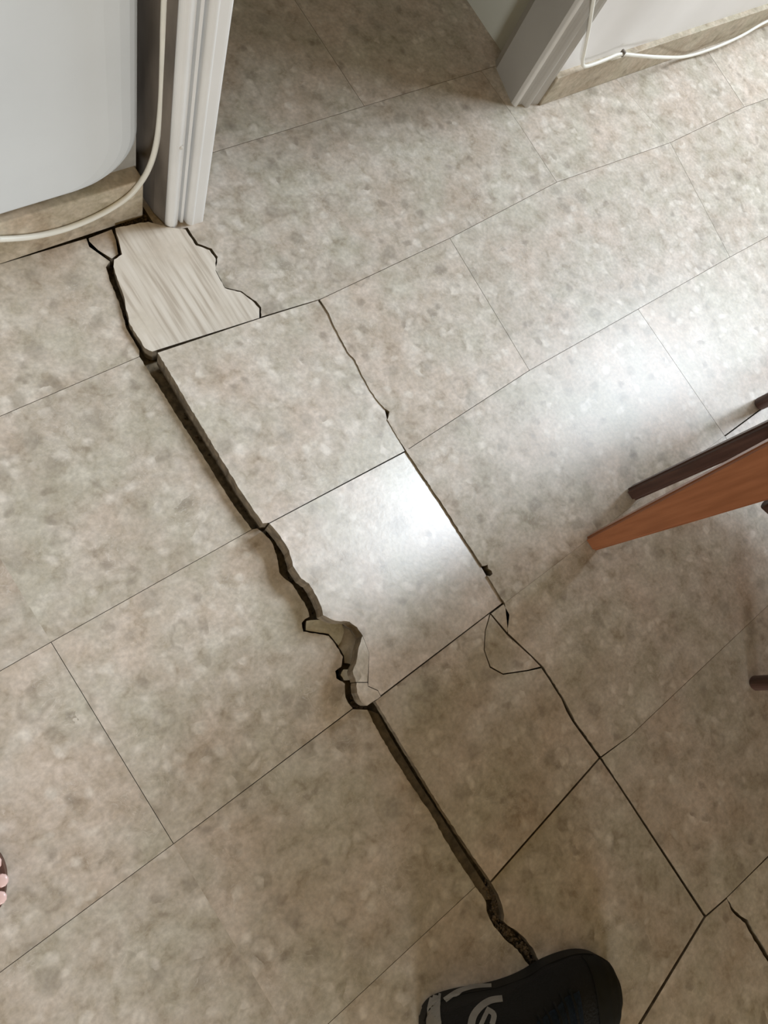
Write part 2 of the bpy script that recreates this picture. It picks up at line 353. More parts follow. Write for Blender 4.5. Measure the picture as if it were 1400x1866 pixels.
slab(bm, [(1325, 1636), (1400, 1562), (1.145, 0.765), (1.145, 1.06), (1500, 1850, 0), (1420, 1765, 0), (1403, 1744, 0), (1390, 1722, 0), (1383, 1712, 0), (1372, 1695, 0), (1363, 1676, 0), (1349, 1668, 0), (1337, 1656, 0)], 0.022)
slab(bm, [(1.145, 0.765), (2.62, 0.765), (2.62, 1.66), (1.145, 1.66)], 0.022)
slab(bm, [(0.60, 1.10), (1.145, 1.06), (1.145, 1.66), (0.60, 1.66)], 0.022)
# row in front of the right wall
slab(bm, [(948, 229), (1015, 332), (1222, 260, HL), (1.45, -0.70), (1.145, -0.70, 0.0)], 0.022)
slab(bm, [(1.45, -0.70, HL), (1222, 260), (1357, 195), (1.798, -0.70)], 0.022, gap=0.0005)
slab(bm, [(1.798, -0.70), (1357, 195), (2.05, -0.41), (2.62, -0.41), (2.62, -0.70)], 0.022, gap=0.0005)
# hallway beyond the door
for r0, r1 in zip(ROWS[:5], ROWS[1:6]):
    for a, b in ((0.35, 0.85), (0.85, 1.30)):
        slab(bm, [(a, r0), (b, r0), (b, r1), (a, r1)], 0.022, gap=0.0004)
# mortar bed below the tiles
bed = bmesh.new()
g0 = 60
xs = [-1.4+i*(4.2/g0) for i in range(g0+1)]; ys = [-1.75+i*(4.1/g0) for i in range(g0+1)]
vv = [[bm.verts.new((x, y, -0.033+0.004*noise.noise(Vector((x*9, y*9, 0))))) for y in ys] for x in xs]
lay = bm.faces.layers.float.get('tile')
for i in range(g0):
    for j in range(g0):
        f = bm.faces.new((vv[i][j], vv[i+1][j], vv[i+1][j+1], vv[i][j+1])); f.material_index = 2
me = bpy.data.meshes.new('floor'); bmesh.ops.recalc_face_normals(bm, faces=[f for f in bm.faces if f.material_index < 2]); bm.to_mesh(me); bm.free()
floor = struct(link('floor', me, [M['tile'], M['mortar_side'], M['mortar']]), 'cream fossil stone tile floor with dark joints and wide cracks')

# ---------------- lifted strip of tiles ----------------
def plane_z(zl, zr, pl, pr):
    """height falls from zl at the left edge to zr at the right edge of the strip"""
    def f(p):
        t = (p.x-pl)/(pr-pl); return zl+(zr-zl)*t
    return f
XL, XR = 0.288, 0.56
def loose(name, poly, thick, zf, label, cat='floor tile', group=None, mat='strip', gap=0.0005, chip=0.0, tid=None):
    b = bmesh.new(); slab(b, poly, thick, zf, gap, tid, chip)
    cx = sum(v.co.x for v in b.verts)/len(b.verts); cy = sum(v.co.y for v in b.verts)/len(b.verts); cz = min(v.co.z for v in b.verts)
    o = obj(name, b, [M[mat], M['mortar_side']])
    o.data.transform(Matrix.Translation((-cx, -cy, -cz))); o.location = (cx, cy, cz)
    return tag(o, label, cat, group)
z0 = plane_z(0.014, 0.003, 0.24, 0.46)
z1 = plane_z(0.026, -0.001, XL, XR); z2 = plane_z(0.038, -0.003, XL, XR); z3 = plane_z(0.016, -0.001, XL, XR); z4 = plane_z(0.003, 0.000, XL, XR)
loose('broken_tile', [(207, 486, 0), (214, 509, 0), (220, 524, 0), (225, 537, 0), (229, 559, 0), (237, 591, 0), (250, 612, 0), (264, 634, 0), (279, 641, 0.0008), (473, 580, 0.0003), (473, 562, 0), (463, 551, 0), (450, 541, 0), (438, 532, 0), (410, 525, 0), (393, 493, 0), (393, 471, 0), (382, 456, 0), (370, 451, 0), (357, 447, 0), (348, 433, 0), (338, 418, 0), (322, 416, 0), (303, 413, 0), (270, 404, 0), (240, 409, 0), (210, 416, 0), (216, 437, 0.0005), (222, 464, 0), (208, 473, 0)], 0.03, z0,
      'whitish streaked broken floor tile at the foot of the left door frame', 'broken tile', mat='streaky')
S_L1 = [(479, 954, 0), (452, 914, 0), (430, 880, 0), (395, 822, 0), (365, 773, 0), (326, 707, 0), (287, 642, 0.0008)]
B1s = [(v[0], v[1], 0.0003) for v in B1 if v[:2] not in ((710, 750), (734, 811))]
loose('loose_tile', [(473, 580)]+[(580, 547, 0.0006)]+B1s[1:]+[(738, 822, 0.0003), (491, 953, 0.0004)]+S_L1, 0.040, z1,
      'lifted pale square floor tile below the whitish streaked piece, wide dark gap on its left', 'floor tile', 'lifted tiles between the two long cracks')
S2 = [(491, 954, 0.0002), (740, 823, 0.0003), (770, 868, 0.0003), (804, 918, 0.0003), (846, 985, 0.0003), (879, 1036, 0.0003), (916, 1099, 0.0006), (694, 1268, HL), (689, 1258, HL), (671, 1250, HL), (673, 1190, HL), (661, 1158, 0),
      (651, 1143, 0), (637, 1133, 0), (611, 1131, 0), (589, 1121, 0), (586, 1106, 0), (577, 1086, 0), (563, 1063, 0), (549, 1054, 0), (541, 1042, 0), (534, 1031, 0), (531, 1017, 0), (527, 1003, 0), (511, 977, 0), (502, 966, 0)]
loose('loose_tile', S2, 0.040, z2, 'lifted tile with the bright glare and a jagged left side', 'floor tile', 'lifted tiles between the two long cracks')
loose('tile_fragment', [(661, 1159, HL), (673, 1190, HL), (670, 1243, HL), (649, 1243, 0), (643, 1223, 0), (649, 1209, 0), (654, 1180, 0)], 0.030, z2,
      'narrow upright tile sliver broken off the jagged corner below the glare tile', 'tile fragment', 'broken tile fragments')
loose('tile_fragment', [(650, 1244, HL), (670, 1244, HL), (671, 1251, HL), (689, 1259, HL), (694, 1269, 0), (682, 1277, 0), (669, 1286, 0), (659, 1280, 0), (651, 1263, 0)], 0.030, z2,
      'small pointed corner fragment at the top end of the lower long gap', 'tile fragment', 'broken tile fragments')
S3 = [(684, 1279, 0.0006), (893, 1119, 0.0007), (921, 1153, HL), (893, 1137, 0.0)] 
loose('loose_tile', [(684, 1278, 0.0), (893, 1118, 0.0004), (884, 1150, 0.0003), (882, 1184, 0.0004), (893, 1216, 0.0006), (917, 1229, 0.0006), (964, 1222, 0.0006), (987, 1217, 0.0006), (1000, 1236, 0.0006), (1011, 1254, 0.0006), (1024, 1274, 0.0006), (1033, 1296, 0.0006), (1044, 1315, 0.0006), (1062, 1340, 0.0006), (1092, 1381, 0.0005), (894, 1606, 0), (870, 1572, 0), (849, 1541, 0), (810, 1482, 0), (777, 1430, 0), (750, 1386, 0), (723, 1341, 0), (703, 1308, 0)], 0.014, z3,
      'shaded cracked tile just below the glare tile, thin ledge showing in the gap beside it', 'floor tile', 'lifted tiles between the two long cracks', mat='tile')
loose('tile_fragment', [(894, 1119, 0.0007), (924, 1156, 0.0005), (967, 1195, 0.0005), (986, 1215, 0.0006), (964, 1221, 0.0006), (917, 1228, 0.0006), (894, 1215, 0.0004), (883, 1184, 0.0003), (885, 1150, 0.0003)], 0.022, z3,
      'triangular cracked fragment at the top corner of the shaded cracked tile', 'tile fragment', 'broken tile fragments', mat='tile')
loose('tile_fragment', [(918, 1101, 0.0003), (929, 1120, 0.0003), (925, 1153, 0.0003), (895, 1118, 0.0003)], 0.022, None,
      'tiny chip of tile at the lower right corner of the glare tile', 'tile fragment', 'broken tile fragments', mat='tile')
loose('loose_tile', [(895, 1608, 0.0005), (1094, 1382, 0.0012), (1125, 1427, 0.0012), (1284, 1670, 0.0010), (1110, 1955, 0), (1060, 1960, 0), (1025, 1900, 0), (1010, 1830, 0), (990, 1765, 0), (971, 1727, 0), (962, 1717, 0), (954, 1707, 0), (948, 1702, 0), (937, 1693, 0), (925, 1686, 0), (918, 1679, 0), (919, 1668, 0), (917, 1657, 0), (913, 1643, 0), (908, 1630, 0)], 0.016, z4,
      'lifted tile whose lower left corner meets the black sneaker toe', 'floor tile', 'lifted tiles between the two long cracks', mat='tile')
loose('loose_tile', [(1286, 1671, 0.0008), (1325, 1637, 0), (1334, 1660, 0), (1346, 1672, 0), (1358, 1682, 0), (1367, 1700, 0), (1378, 1718, 0), (1398, 1750, 0), (1414, 1770, 0), (1450, 1815, 0), (1500, 1880, 0), (1300, 2000, 0), (1118, 1950, 0.0008)], 0.022, None,
      'tile in the bottom right corner beside the short dark crack', 'floor tile', 'lifted tiles between the two long cracks', mat='tile')
# shards lying in the crack
zs = lambda p: -0.001
loose('stone_shard', [(558, 1131, 0.0004), (580, 1129, 0), (598, 1131, 0), (623, 1135, 0), (628, 1150, 0), (622, 1168, 0), (617, 1176, 0), (606, 1163, 0), (600, 1156, 0.0005), (575, 1152, 0.0005), (557, 1149, 0.0005)], 0.018, zs,
      'pale finger shaped shard lying across the jagged part of the long crack', 'stone shard', 'shards lying in the crack', mat='chip', chip=0.0006)
zs2 = lambda p: -0.010
loose('stone_shard', [(623, 1132, 0), (645, 1136, 0), (660, 1152, 0), (660, 1170, 0), (652, 1190, 0), (646, 1212, 0), (628, 1208, 0), (627, 1195, 0), (612, 1170, 0)], 0.018, zs2,
      'brownish shard sunk in the crack, shade in its colour, right of the pale finger shaped one', 'stone shard', 'shards lying in the crack', mat='skirt', chip=0.001)  # browner stone stands in for the shadow inside the crack
zs3 = lambda p: -0.004
loose('stone_shard', [(626, 1220, 0), (640, 1219, 0), (643, 1230, 0), (640, 1239, 0), (627, 1240, 0), (621, 1230, 0)], 0.018, zs3,
      'small whitish chip in the crack below the sunken brownish shard', 'stone shard', 'shards lying in the crack', mat='chip', chip=0.0006)
# mortar ledge in the lower gap
b = bmesh.new()
led = [(669, 1293), (690, 1300), (712, 1341), (760, 1420), (800, 1480), (845, 1551), (880, 1605), (900, 1640), (880, 1640), (850, 1600), (820, 1560), (775, 1479), (740, 1430), (705, 1375), (680, 1327)]
prism(b, [tuple(at(x, y, -0.012).to_2d()) for x, y in led], -0.032, -0.014)
o = obj('mortar_ledge', b, M['mortar_side']); tag(o, 'brown strip of bare mortar showing inside the lower long gap', 'mortar')
# crumbs
b = bmesh.new(); rnd = random.Random(3)
def crumb(x, y, z, s):
    r = bmesh.ops.create_icosphere(b, subdivisions=1, radius=s)
    for v in r['verts']:
        v.co = Vector((v.co.x*rnd.uniform(.7, 1.3), v.co.y*rnd.uniform(.7, 1.3), v.co.z*rnd.uniform(.6, 1)))+Vector((x, y, z))
paths = [([(205, 480), (222, 550), (240, 600), (270, 645), (330, 745), (400, 850), (470, 958)], 0.006, 60, -0.031), ([(480, 965), (515, 1010), (540, 1055), (570, 1095), (580, 1122)], 0.010, 90, -0.029),
         ([(640, 1250), (645, 1280), (660, 1290)], 0.006, 60, -0.026), ([(885, 1610), (900, 1640), (903, 1675), (925, 1700), (955, 1722), (975, 1750)], 0.007, 260, -0.016),
         ([(212, 412), (240, 402), (270, 396), (295, 402)], 0.005, 120, -0.012), ([(1340, 1662), (1375, 1705), (1400, 1745)], 0.002, 40, -0.02)]
for pts, wd, n, z in paths:
    P = [at(x, y, z) for x, y in pts]
    for k in range(n):
        i = rnd.randrange(len(P)-1); p = P[i].lerp(P[i+1], rnd.random())
        crumb(p.x+rnd.uniform(-wd, wd), p.y+rnd.uniform(-wd, wd), z+rnd.uniform(-0.002, 0.004), rnd.uniform(0.0008, 0.0032))
tag(obj('crumbs', b, M['rubble']), 'brown crumbs of mortar scattered inside the long crack', 'rubble', kind='stuff')

# ---------------- left wall, door frame ----------------
WH = 2.45
YB = 0.664       # front of the skirting
b = bmesh.new(); box(b, (-1.4, 0.690, -0.03), (0.392, 0.80, WH))
struct(obj('wall_left', b, M['plaster']), 'painted wall left of the doorway')
# painted coat of plaster with a rounded lower right corner
b = bmesh.new()
def coat(ir, ib):
    rr = 0.080; x1 = 0.391-ir; z0_ = 0.090+ib; pts = [(-1.4, z0_)]
    for k in range(15):
        a = -math.pi/2+k*(math.pi/2)/14; pts.append((x1-rr+rr*math.cos(a), z0_+rr+rr*math.sin(a)))
    pts += [(x1, WH), (-1.4, WH)]
    return pts
lv = [(0.0, 0.0, 0.690), (0.0, 0.0, 0.686), (0.003, 0.001, 0.682), (0.008, 0.003, 0.678), (0.016, 0.005, 0.6745), (0.030, 0.008, 0.6715), (0.050, 0.012, 0.6695)]
rings = [[b.verts.new((x, y, z)) for x, z in coat(i, k)] for i, k, y in lv]
for r0, r1 in zip(rings, rings[1:]):
    n = len(r0)
    for i in range(n): b.faces.new((r0[i], r0[(i+1) % n], r1[(i+1) % n], r1[i]))
b.faces.new(rings[-1])
o = obj('plaster_coat', b, M['wall'], smooth=False); o.parent = bpy.data.objects['wall_left']
b = bmesh.new(); lay = b.faces.layers.float.new('tile')
box(b, (-1.4, YB, 0.0), (0.390, 0.692, 0.088), 0.002)
for f in b.faces: f[lay] = 3.3
struct(obj('baseboard_left', b, M['skirt']), 'beige stone skirting under the left wall')
def cable(name, pts, r, label, n=10, **k):
    b = bmesh.new(); tube(b, spline(pts, n), r, 12); return tag(obj(name, b, M['cable'], smooth=True), label, 'cable', **k)
YC = 0.660
cp = [(-60, 437), (0, 436), (60, 431), (120, 417), (180, 392), (230, 361), (258, 330), (276, 295), (287, 250), (294, 180), (297, 100), (300, 0)]
lp = [on_y(x, y, YC) for x, y in cp]
lp = [Vector((x, YC, lp[0].z)) for x in (-1.35, -0.9, -0.5, -0.2)]+[p for p in lp if p.x > 0.1]+[Vector((lp[-1].x, YC, z)) for z in (0.6, 1.0, 1.6, 2.2)]
cable('cable', lp, 0.0042, 'white cable curving around the rounded lower corner of the left wall')
# left door frame (metal profile)
fr = empty('door_frame', (0.44, 0.64, 0), 'glossy silvery white ribbed door frame post on the left', 'door frame')
def fpart(name, mat, lo, hi, bev, parent, wl):
    b = bmesh.new(); box(b, lo, hi, bev, 3)
    o = obj(name, b, M[mat]); o.data.transform(Matrix.Translation(-Vector(wl))); o.parent = parent; return o
def poly_post(name, mat, pts, parent, wl, z0=0.0, z1=WH-0.25, smooth=False, label=None):
    b = bmesh.new(); prism(b, pts, z0, z1); o = obj(name, b, M[mat]); o.data.transform(Matrix.Translation(-Vector(wl))); o.parent = parent
    if label: o['label'] = label
    return o
def arc(cx, cy, r, a0, a1, n=8): return [(cx+r*math.cos(math.radians(a0+(a1-a0)*k/n)), cy+r*math.sin(math.radians(a0+(a1-a0)*k/n))) for k in range(n+1)]
wl = fr.location
# outline of the profile seen from above, front is -y
prof = [(0.4145, 0.80)]+[(0.4145, 0.640)]+arc(0.4235, 0.637, 0.009, 180, 300)+[(0.4330, 0.6315), (0.4340, 0.6430), (0.4385, 0.6430), (0.4392, 0.6330), (0.4430, 0.6315), (0.4440, 0.6420), (0.4470, 0.6420)]+arc(0.4555, 0.631, 0.008, 190, 290)+[(0.4700, 0.6225)]+arc(0.4730, 0.6265, 0.004, 270, 360, 4)+[(0.477, 0.66), (0.468, 0.665), (0.468, 0.80)]
poly_post('post', 'frame_l', prof, fr, wl)
poly_post('backing_strip', 'frame_side', [(0.4085, 0.664), (0.4140, 0.639), (0.4143, 0.80), (0.4085, 0.80)], fr, wl, label='dark brown side strip, shade in its colour')
b = bmesh.new(); p = on_y(330, 268, 0.629)
r = bmesh.ops.create_uvsphere(b, u_segments=10, v_segments=8, radius=0.0035); bmesh.ops.translate(b, verts=r['verts'], vec=p-Vector(wl))
obj('paint_drip', b, M['bead'], fr, smooth=True)

# ---------------- right wall, door frame ----------------
YR = 0.619
b = bmesh.new(); box(b, (1.285, 0.632, -0.03), (WX+0.1, 0.76, WH))
struct(obj('wall_right', b, M['wall_b']), 'white painted wall right of the doorway')
b = bmesh.new(); lay = b.faces.layers.float.new('tile')
box(b, (1.288, YR, 0.0), (WX, 0.634, 0.072), 0.0015)
for f in b.faces: f[lay] = 5.1
struct(obj('baseboard_right', b, M['skirt']), 'beige stone skirting under the right wall')
fr2 = empty('door_frame', (1.25, 0.66, 0), 'dull grey door frame post on the right with a pale edge bead', 'door frame')
wl = fr2.location
poly_post('post', 'frame_r', [(1.2225, 0.645), (1.242, 0.729), (1.252, 0.745), (1.30, 0.745), (1.30, 0.640), (1.234, 0.640)], fr2, wl)
poly_post('edge_bead', 'bead', [(1.2225, 0.646), (1.2230, 0.640)]+arc(1.2285, 0.640, 0.0055, 190, 330, 6)+[(1.234, 0.646)], fr2, wl, label='pale rounded edge bead')
poly_post('moulding', 'frame_r', [(1.2345, 0.641), (1.2345, 0.637), (1.246, 0.636), (1.248, 0.6315)]+arc(1.256, 0.632, 0.008, 190, 350, 8)+[(1.268, 0.630), (1.279, 0.625), (1.286, 0.624), (1.288, 0.641)], fr2, wl)
YC2 = 0.613
def cab2(q): return [on_y(x, y, Y) for x, y, Y in q]
cpts = [(1095, -60, 0.6195), (1082, 0, 0.6195), (1074, 50, 0.6195), (1066, 90, 0.6175), (1062, 112, 0.616), (1066, 121, 0.615), (1085, 116, 0.615), (1108, 107, 0.615), (1130, 99, 0.614), (1160, 101, 0.604), (1200, 104, 0.590)]
P = cab2(cpts)
P += [at(1250, 103, 0.012), at(1300, 88, 0.018), at(1350, 66, 0.025), at(1400, 38, 0.034), at(1470, 0, 0.04)]
P = [Vector((p.x, min(p.y, 0.6195 if p.x < 1.4 or p.z > 0.05 else 0.6145), p.z)) for p in P]
P.append(Vector((WX-0.03, P[-1].y, 0.04)))
P = [Vector((P[0].x, P[0].y, z)) for z in (2.2, 1.5, 0.9, 0.5)]+P
cable('cable', P, 0.0036, 'white cable running down the right frame and sagging away from the skirting')
b = bmesh.new(); p = on_y(1133, 97, 0.616)
box(b, (p.x-0.002, 0.609, p.z-0.004), (p.x+0.003, 0.6195, p.z+0.008), 0.001)
tag(obj('cable_clip', b, M['frame_side']), 'small dark clip pinning the sagging cable to the skirting', 'cable clip')
# hallway
b = bmesh.new(); box(b, (1.283, 0.762, -0.03), (1.40, 2.3, WH)); struct(obj('wall_hallway_right', b, M['corr']))
b = bmesh.new(); box(b, (0.30, 0.82, -0.03), (0.38, 2.3, WH)); struct(obj('wall_hallway_left', b, M['corr']))
b = bmesh.new(); box(b, (0.30, 2.3, -0.03), (1.40, 2.4, WH)); struct(obj('wall_hallway_back', b, M['corr']))
b = bmesh.new(); box(b, (0.30, 0.80, WH), (1.40, 2.4, WH+0.1)); struct(obj('ceiling_hallway', b, M['corr']))
b = bmesh.new(); box(b, (0.392, 0.66, 2.05), (1.285, 0.80, WH)); struct(obj('wall_above_door', b, M['wall']))
b = bmesh.new(); box(b, (0.4775, 0.64, 2.0), (1.222, 0.745, 2.05), 0.003); struct(obj('trim_1', b, M['frame_l']))
# ---------------- table and chair ----------------
tl = at(1143, 897); tx, ty = tl.x+0.010, tl.y-0.008
TH = 0.74
t = empty('table', (tx+0.45, ty-0.6, 0), 'dark wooden table of which one slim leg shows beside the reddish chair leg', 'table')
tw = t.location
def part(name, b, mat, parent, smooth=False, label=None):
    b.verts.ensure_lookup_table(); o = obj(name, b, M[mat], parent, smooth); o.data.transform(Matrix.Translation(-Vector(parent.location)))
    if label: o['label'] = label
    return o
LX, LY = 0.86, 1.20
def taper_leg(b, x, y, s0, s1, h, bev=0.004, rot=0.0, dx=0.0, dy=0.0, s0y=None, s1y=None):
    s0y = s0y or s0; s1y = s1y or s1
    r = bmesh.ops.create_cube(b, size=1)
    for v in r['verts']:
        top = v.co.z > 0; sx, sy = (s1, s1y) if top else (s0, s0y)
        a = Vector((v.co.x*sx, v.co.y*sy)); a.rotate(Matrix.Rotation(rot, 2))
        v.co = Vector((x+a.x+(dx if top else 0), y+a.y+(dy if top else 0), h if top else 0))
    bmesh.ops.bevel(b, geom=list({e for v in r['verts'] for e in v.link_edges}), offset=bev, segments=3, affect='EDGES')
for ix in (0, 1):
    for iy in (0, 1):
        b = bmesh.new(); taper_leg(b, tx+ix*LX, ty-iy*LY, 0.026, 0.032, TH-0.02, 0.005, dy=(0.012 if iy == 0 else 0)); part('leg', b, 'dark', t)
b = bmesh.new(); box(b, (tx-0.27, ty-LY-0.06, TH-0.02), (tx+LX+0.06, ty+0.06, TH+0.012), 0.005, 3); part('tabletop', b, 'dark', t)  # unseen top; left overhang widened to carry its shadow further across the floor
b = bmesh.new(); box(b, (tx-0.01, ty-LY-0.01, TH-0.10), (tx+LX+0.01, ty+0.01, TH-0.021)); part('apron', b, 'dark', t)
# chair
f1 = at(1070, 991); f2 = at(1374, 1245); f3 = at(1383, 737)
f1 = Vector((f1.x+0.014, f1.y-0.004, 0)); f4 = f3+f2-f1
ch = empty('chair', ((f1.x+f4.x)/2, (f1.y+f4.y)/2, 0), 'reddish brown wooden chair with a broad tapering leg, pushed under the dark table', 'chair')
SH = 0.44
b = bmesh.new(); taper_leg(b, f1.x, f1.y, 0.026, 0.034, SH, 0.004, rot=0.0, dx=0.0, dy=0.012, s0y=0.028, s1y=0.074); part('leg', b, 'orange', ch, label='broad reddish leg tapering to the floor')
for q in (f2, f3, f4):
    b = bmesh.new(); tube(b, [(q.x, q.y, 0), (q.x, q.y, 0.004), (q.x, q.y, SH)], [0.011, 0.0135, 0.018], 20); part('leg', b, 'dark', ch, label='dark brown rounded leg')
b = bmesh.new(); box(b, (f1.x-0.02, f4.y-0.02, SH+0.0005), (f4.x+0.02, f1.y+0.005, SH+0.03), 0.01, 3); part('seat', b, 'orange', ch)
b = bmesh.new(); tube(b, [(f1.x+0.020, f1.y-0.036, 0.345), (f2.x+0.006, f2.y+0.013, 0.345)], 0.011, 12); part('stretcher', b, 'dark', ch, smooth=True, label='dark stretcher rod')
b = bmesh.new(); tube(b, [(f3.x, f3.y-0.015, 0.30), (f4.x, f4.y+0.015, 0.30)], 0.011, 12); part('stretcher', b, 'dark', ch, smooth=True, label='dark stretcher rod')
b = bmesh.new(); box(b, (f1.x-0.012, f2.y-0.012, SH+0.031), (f1.x+0.012, f2.y+0.012, 0.70), 0.004); box(b, (f1.x-0.012, f1.y-0.03, SH+0.031), (f1.x+0.012, f1.y-0.006, 0.70), 0.004)
box(b, (f1.x-0.008, f2.y, 0.58), (f1.x+0.008, f1.y-0.02, 0.69), 0.004); part('backrest', b, 'orange', ch)

# ---------------- sneaker ----------------
heel = at(765, 1870); toe = at(1108, 1796)
ax = (toe-heel); SL = ax.length; ang = math.atan2(ax.y, ax.x)
sn = empty('sneaker', (heel.x, heel.y, 0.003), 'black high top sneaker with pale heel stripe and round side emblem at the bottom edge', 'shoe')
sn.rotation_euler = (0, 0, ang)
MS = Matrix.Translation((heel.x, heel.y, 0.003)) @ Matrix.Rotation(ang, 4, 'Z'); MI = MS.inverted()
# half widths (left +y, right -y), heights, along the length 0..1
sec = [(0.000, 0.012, 0.012), (0.02, 0.026, 0.026), (0.07, 0.034, 0.034), (0.18, 0.037, 0.037), (0.35, 0.036, 0.038), (0.50, 0.041, 0.043), (0.64, 0.053, 0.051), (0.78, 0.058, 0.055), (0.88, 0.054, 0.051), (0.95, 0.043, 0.041), (0.985, 0.028, 0.026), (1.0, 0.010, 0.010)]
def foot_outline(off=0.0):
    l = [(s*SL, w+off) for s, w, _ in sec]; r = [(s*SL, -w2-off) for s, _, w2 in sec][::-1]
    l[0] = (l[0][0]-off, l[0][1]); r[-1] = (r[-1][0]-off, r[-1][1]); l[-1] = (l[-1][0]+off, l[-1][1]); r[0] = (r[0][0]+off, r[0][1])
    return l+r
def smooth_closed(pts, n=4):
    out = []; m = len(pts)
    for i in range(m):
        p0, p1, p2, p3 = [Vector(pts[(i+k) % m]) for k in (-1, 0, 1, 2)]
        for k in range(n):
            t_ = k/n; out.append(0.5*((2*p1)+(p2-p0)*t_+(2*p0-5*p1+4*p2-p3)*t_*t_+(3*p1-p0-3*p2+p3)*t_**3))
    return out
b = bmesh.new(); prism(b, smooth_closed(foot_outline(0.0015)), 0.0, 0.022)
bmesh.ops.bevel(b, geom=[e for e in b.edges if abs(e.verts[0].co.z-e.verts[1].co.z) < 1e-5], offset=0.003, segments=2, affect='EDGES')
obj('sole', b, M['rubber'], sn)
# upper: stacked cross sections, each a closed arch from left to right
hts = [(0.0, 0.085), (0.02, 0.108), (0.07, 0.122), (0.18, 0.128), (0.33, 0.126), (0.42, 0.104), (0.52, 0.088), (0.64, 0.072), (0.78, 0.060), (0.88, 0.052), (0.95, 0.043), (0.99, 0.034), (1.0, 0.028)]
def lerp_tab(tab, s, j):
    for a, c in zip(tab, tab[1:]):
        if s <= c[0]: t_ = (s-a[0])/(c[0]-a[0]+1e-9); t_ = t_*t_*(3-2*t_); return a[j]+(c[j]-a[j])*t_
    return tab[-1][j]
b = bmesh.new(); rings = []
NS = 44; NA = 20
for i in range(NS+1):
    s = i/NS; s = 0.5-0.5*math.cos(math.pi*s)
    wl_, wr_ = lerp_tab(sec, s, 1), lerp_tab(sec, s, 2); h_ = lerp_tab(hts, s, 1)
    ring = []
    for k in range(NA+1):
        a = math.pi*k/NA; c_, s_ = math.cos(a), math.sin(a)
        e = 0.62 if s < 0.4 else 0.8
        y = (wl_ if c_ > 0 else wr_)*math.copysign(abs(c_)**0.8, c_); z = 0.022+(h_-0.022)*s_**e
        nar = 1-0.18*max(0, (z-0.05)/0.08)
        ring.append(b.verts.new((s*SL, y*nar, z)))
    rings.append(ring)
for r0, r1 in zip(rings, rings[1:]):
    for k in range(NA): b.faces.new((r0[k], r0[k+1], r1[k+1], r1[k]))
b.faces.new(rings[0]); b.faces.new(rings[-1][::-1])
for i in range(len(rings)-1): b.faces.new((rings[i][0], rings[i+1][0], rings[i+1][-1], rings[i][-1]))
upper = obj('upper', b, M['canvas'], sn, smooth=True)
sole = [c_ for c_ in sn.children if c_.name.startswith('sole')][0]
nv = len(upper.data.vertices)
bv = BVHTree.FromPolygons([v.co[:] for v in upper.data.vertices]+[v.co[:] for v in sole.data.vertices], [p.vertices[:] for p in upper.data.polygons]+[tuple(k+nv for k in p.vertices) for p in sole.data.polygons])
def draped(name, rows, mat, label=None, thick=0.0012):
    b = bmesh.new(); G = []
    for r_ in rows:
        g_ = []
        for x, y in r_:
            h_, n_ = hit_local(x, y, 0.0)
            g_.append(None if h_ is None else (b.verts.new(h_+n_*thick), h_))
        G.append(g_)
    for i in range(len(G)-1):
        for k in range(len(G[0])-1):
            q = [G[i][k], G[i][k+1], G[i+1][k+1], G[i+1][k]]
            if all(q) and max((q[0][1]-q[2][1]).length, (q[1][1]-q[3][1]).length) < 0.02: b.faces.new([w_[0] for w_ in q])
    bmesh.ops.solidify(b, geom=b.faces[:], thickness=thick)
    o = obj(name, b, M[mat], sn)
    if label: o['label'] = label
    return o
def band(pts, w0, n=5):
    c_ = interp(pts, n); L_, R_ = [], []
    for i, p in enumerate(c_):
        a, e = c_[max(i-1, 0)], c_[min(i+1, len(c_)-1)]; d = Vector((e[0]-a[0], e[1]-a[1])).normalized(); nx, ny = -d.y, d.x
        ww = w0 if not isinstance(w0, tuple) else w0[0]+(w0[1]-w0[0])*i/(len(c_)-1)
        L_.append([(p[0]+nx*ww*q, p[1]+ny*ww*q) for q in (-1, -0.5, 0, 0.5, 1)])
    return L_
def hit_local(px, py, off=0.0008):
    o_ = MI @ CAM; d = (MI.to_3x3() @ ray(px, py)).normalized(); h_, n_, i_, d_ = bv.ray_cast(o_, d)
    if h_ is None: return None, None
    if n_.dot(d) > 0: n_ = -n_
    return h_+n_*off, n_
def interp(pts, n):
    return [(p.x, p.y) for p in spline([Vector((x, y, 0)) for x, y in pts], n)]
draped('heel_stripe', band([(797, 1803), (793, 1825), (791, 1850), (793, 1885)], (8, 15)), 'pale', 'pale grey heel stripe')
draped('side_stripe', band([(811, 1824), (835, 1808), (865, 1799), (896, 1797)], (5, 3.5)), 'pale', 'pale grey curved side stripe')
draped('emblem', band([(858, 1880), (862, 1856), (874, 1838), (893, 1825), (916, 1821)], (7, 6)), 'pale', 'pale ring emblem')
draped('emblem_bar', band([(872, 1880), (884, 1853), (890, 1842)], 4), 'pale', 'pale bar inside the ring')
draped('emblem_bar', band([(886, 1840), (900, 1850), (897, 1868)], 5), 'pale', 'pale bar inside the ring')
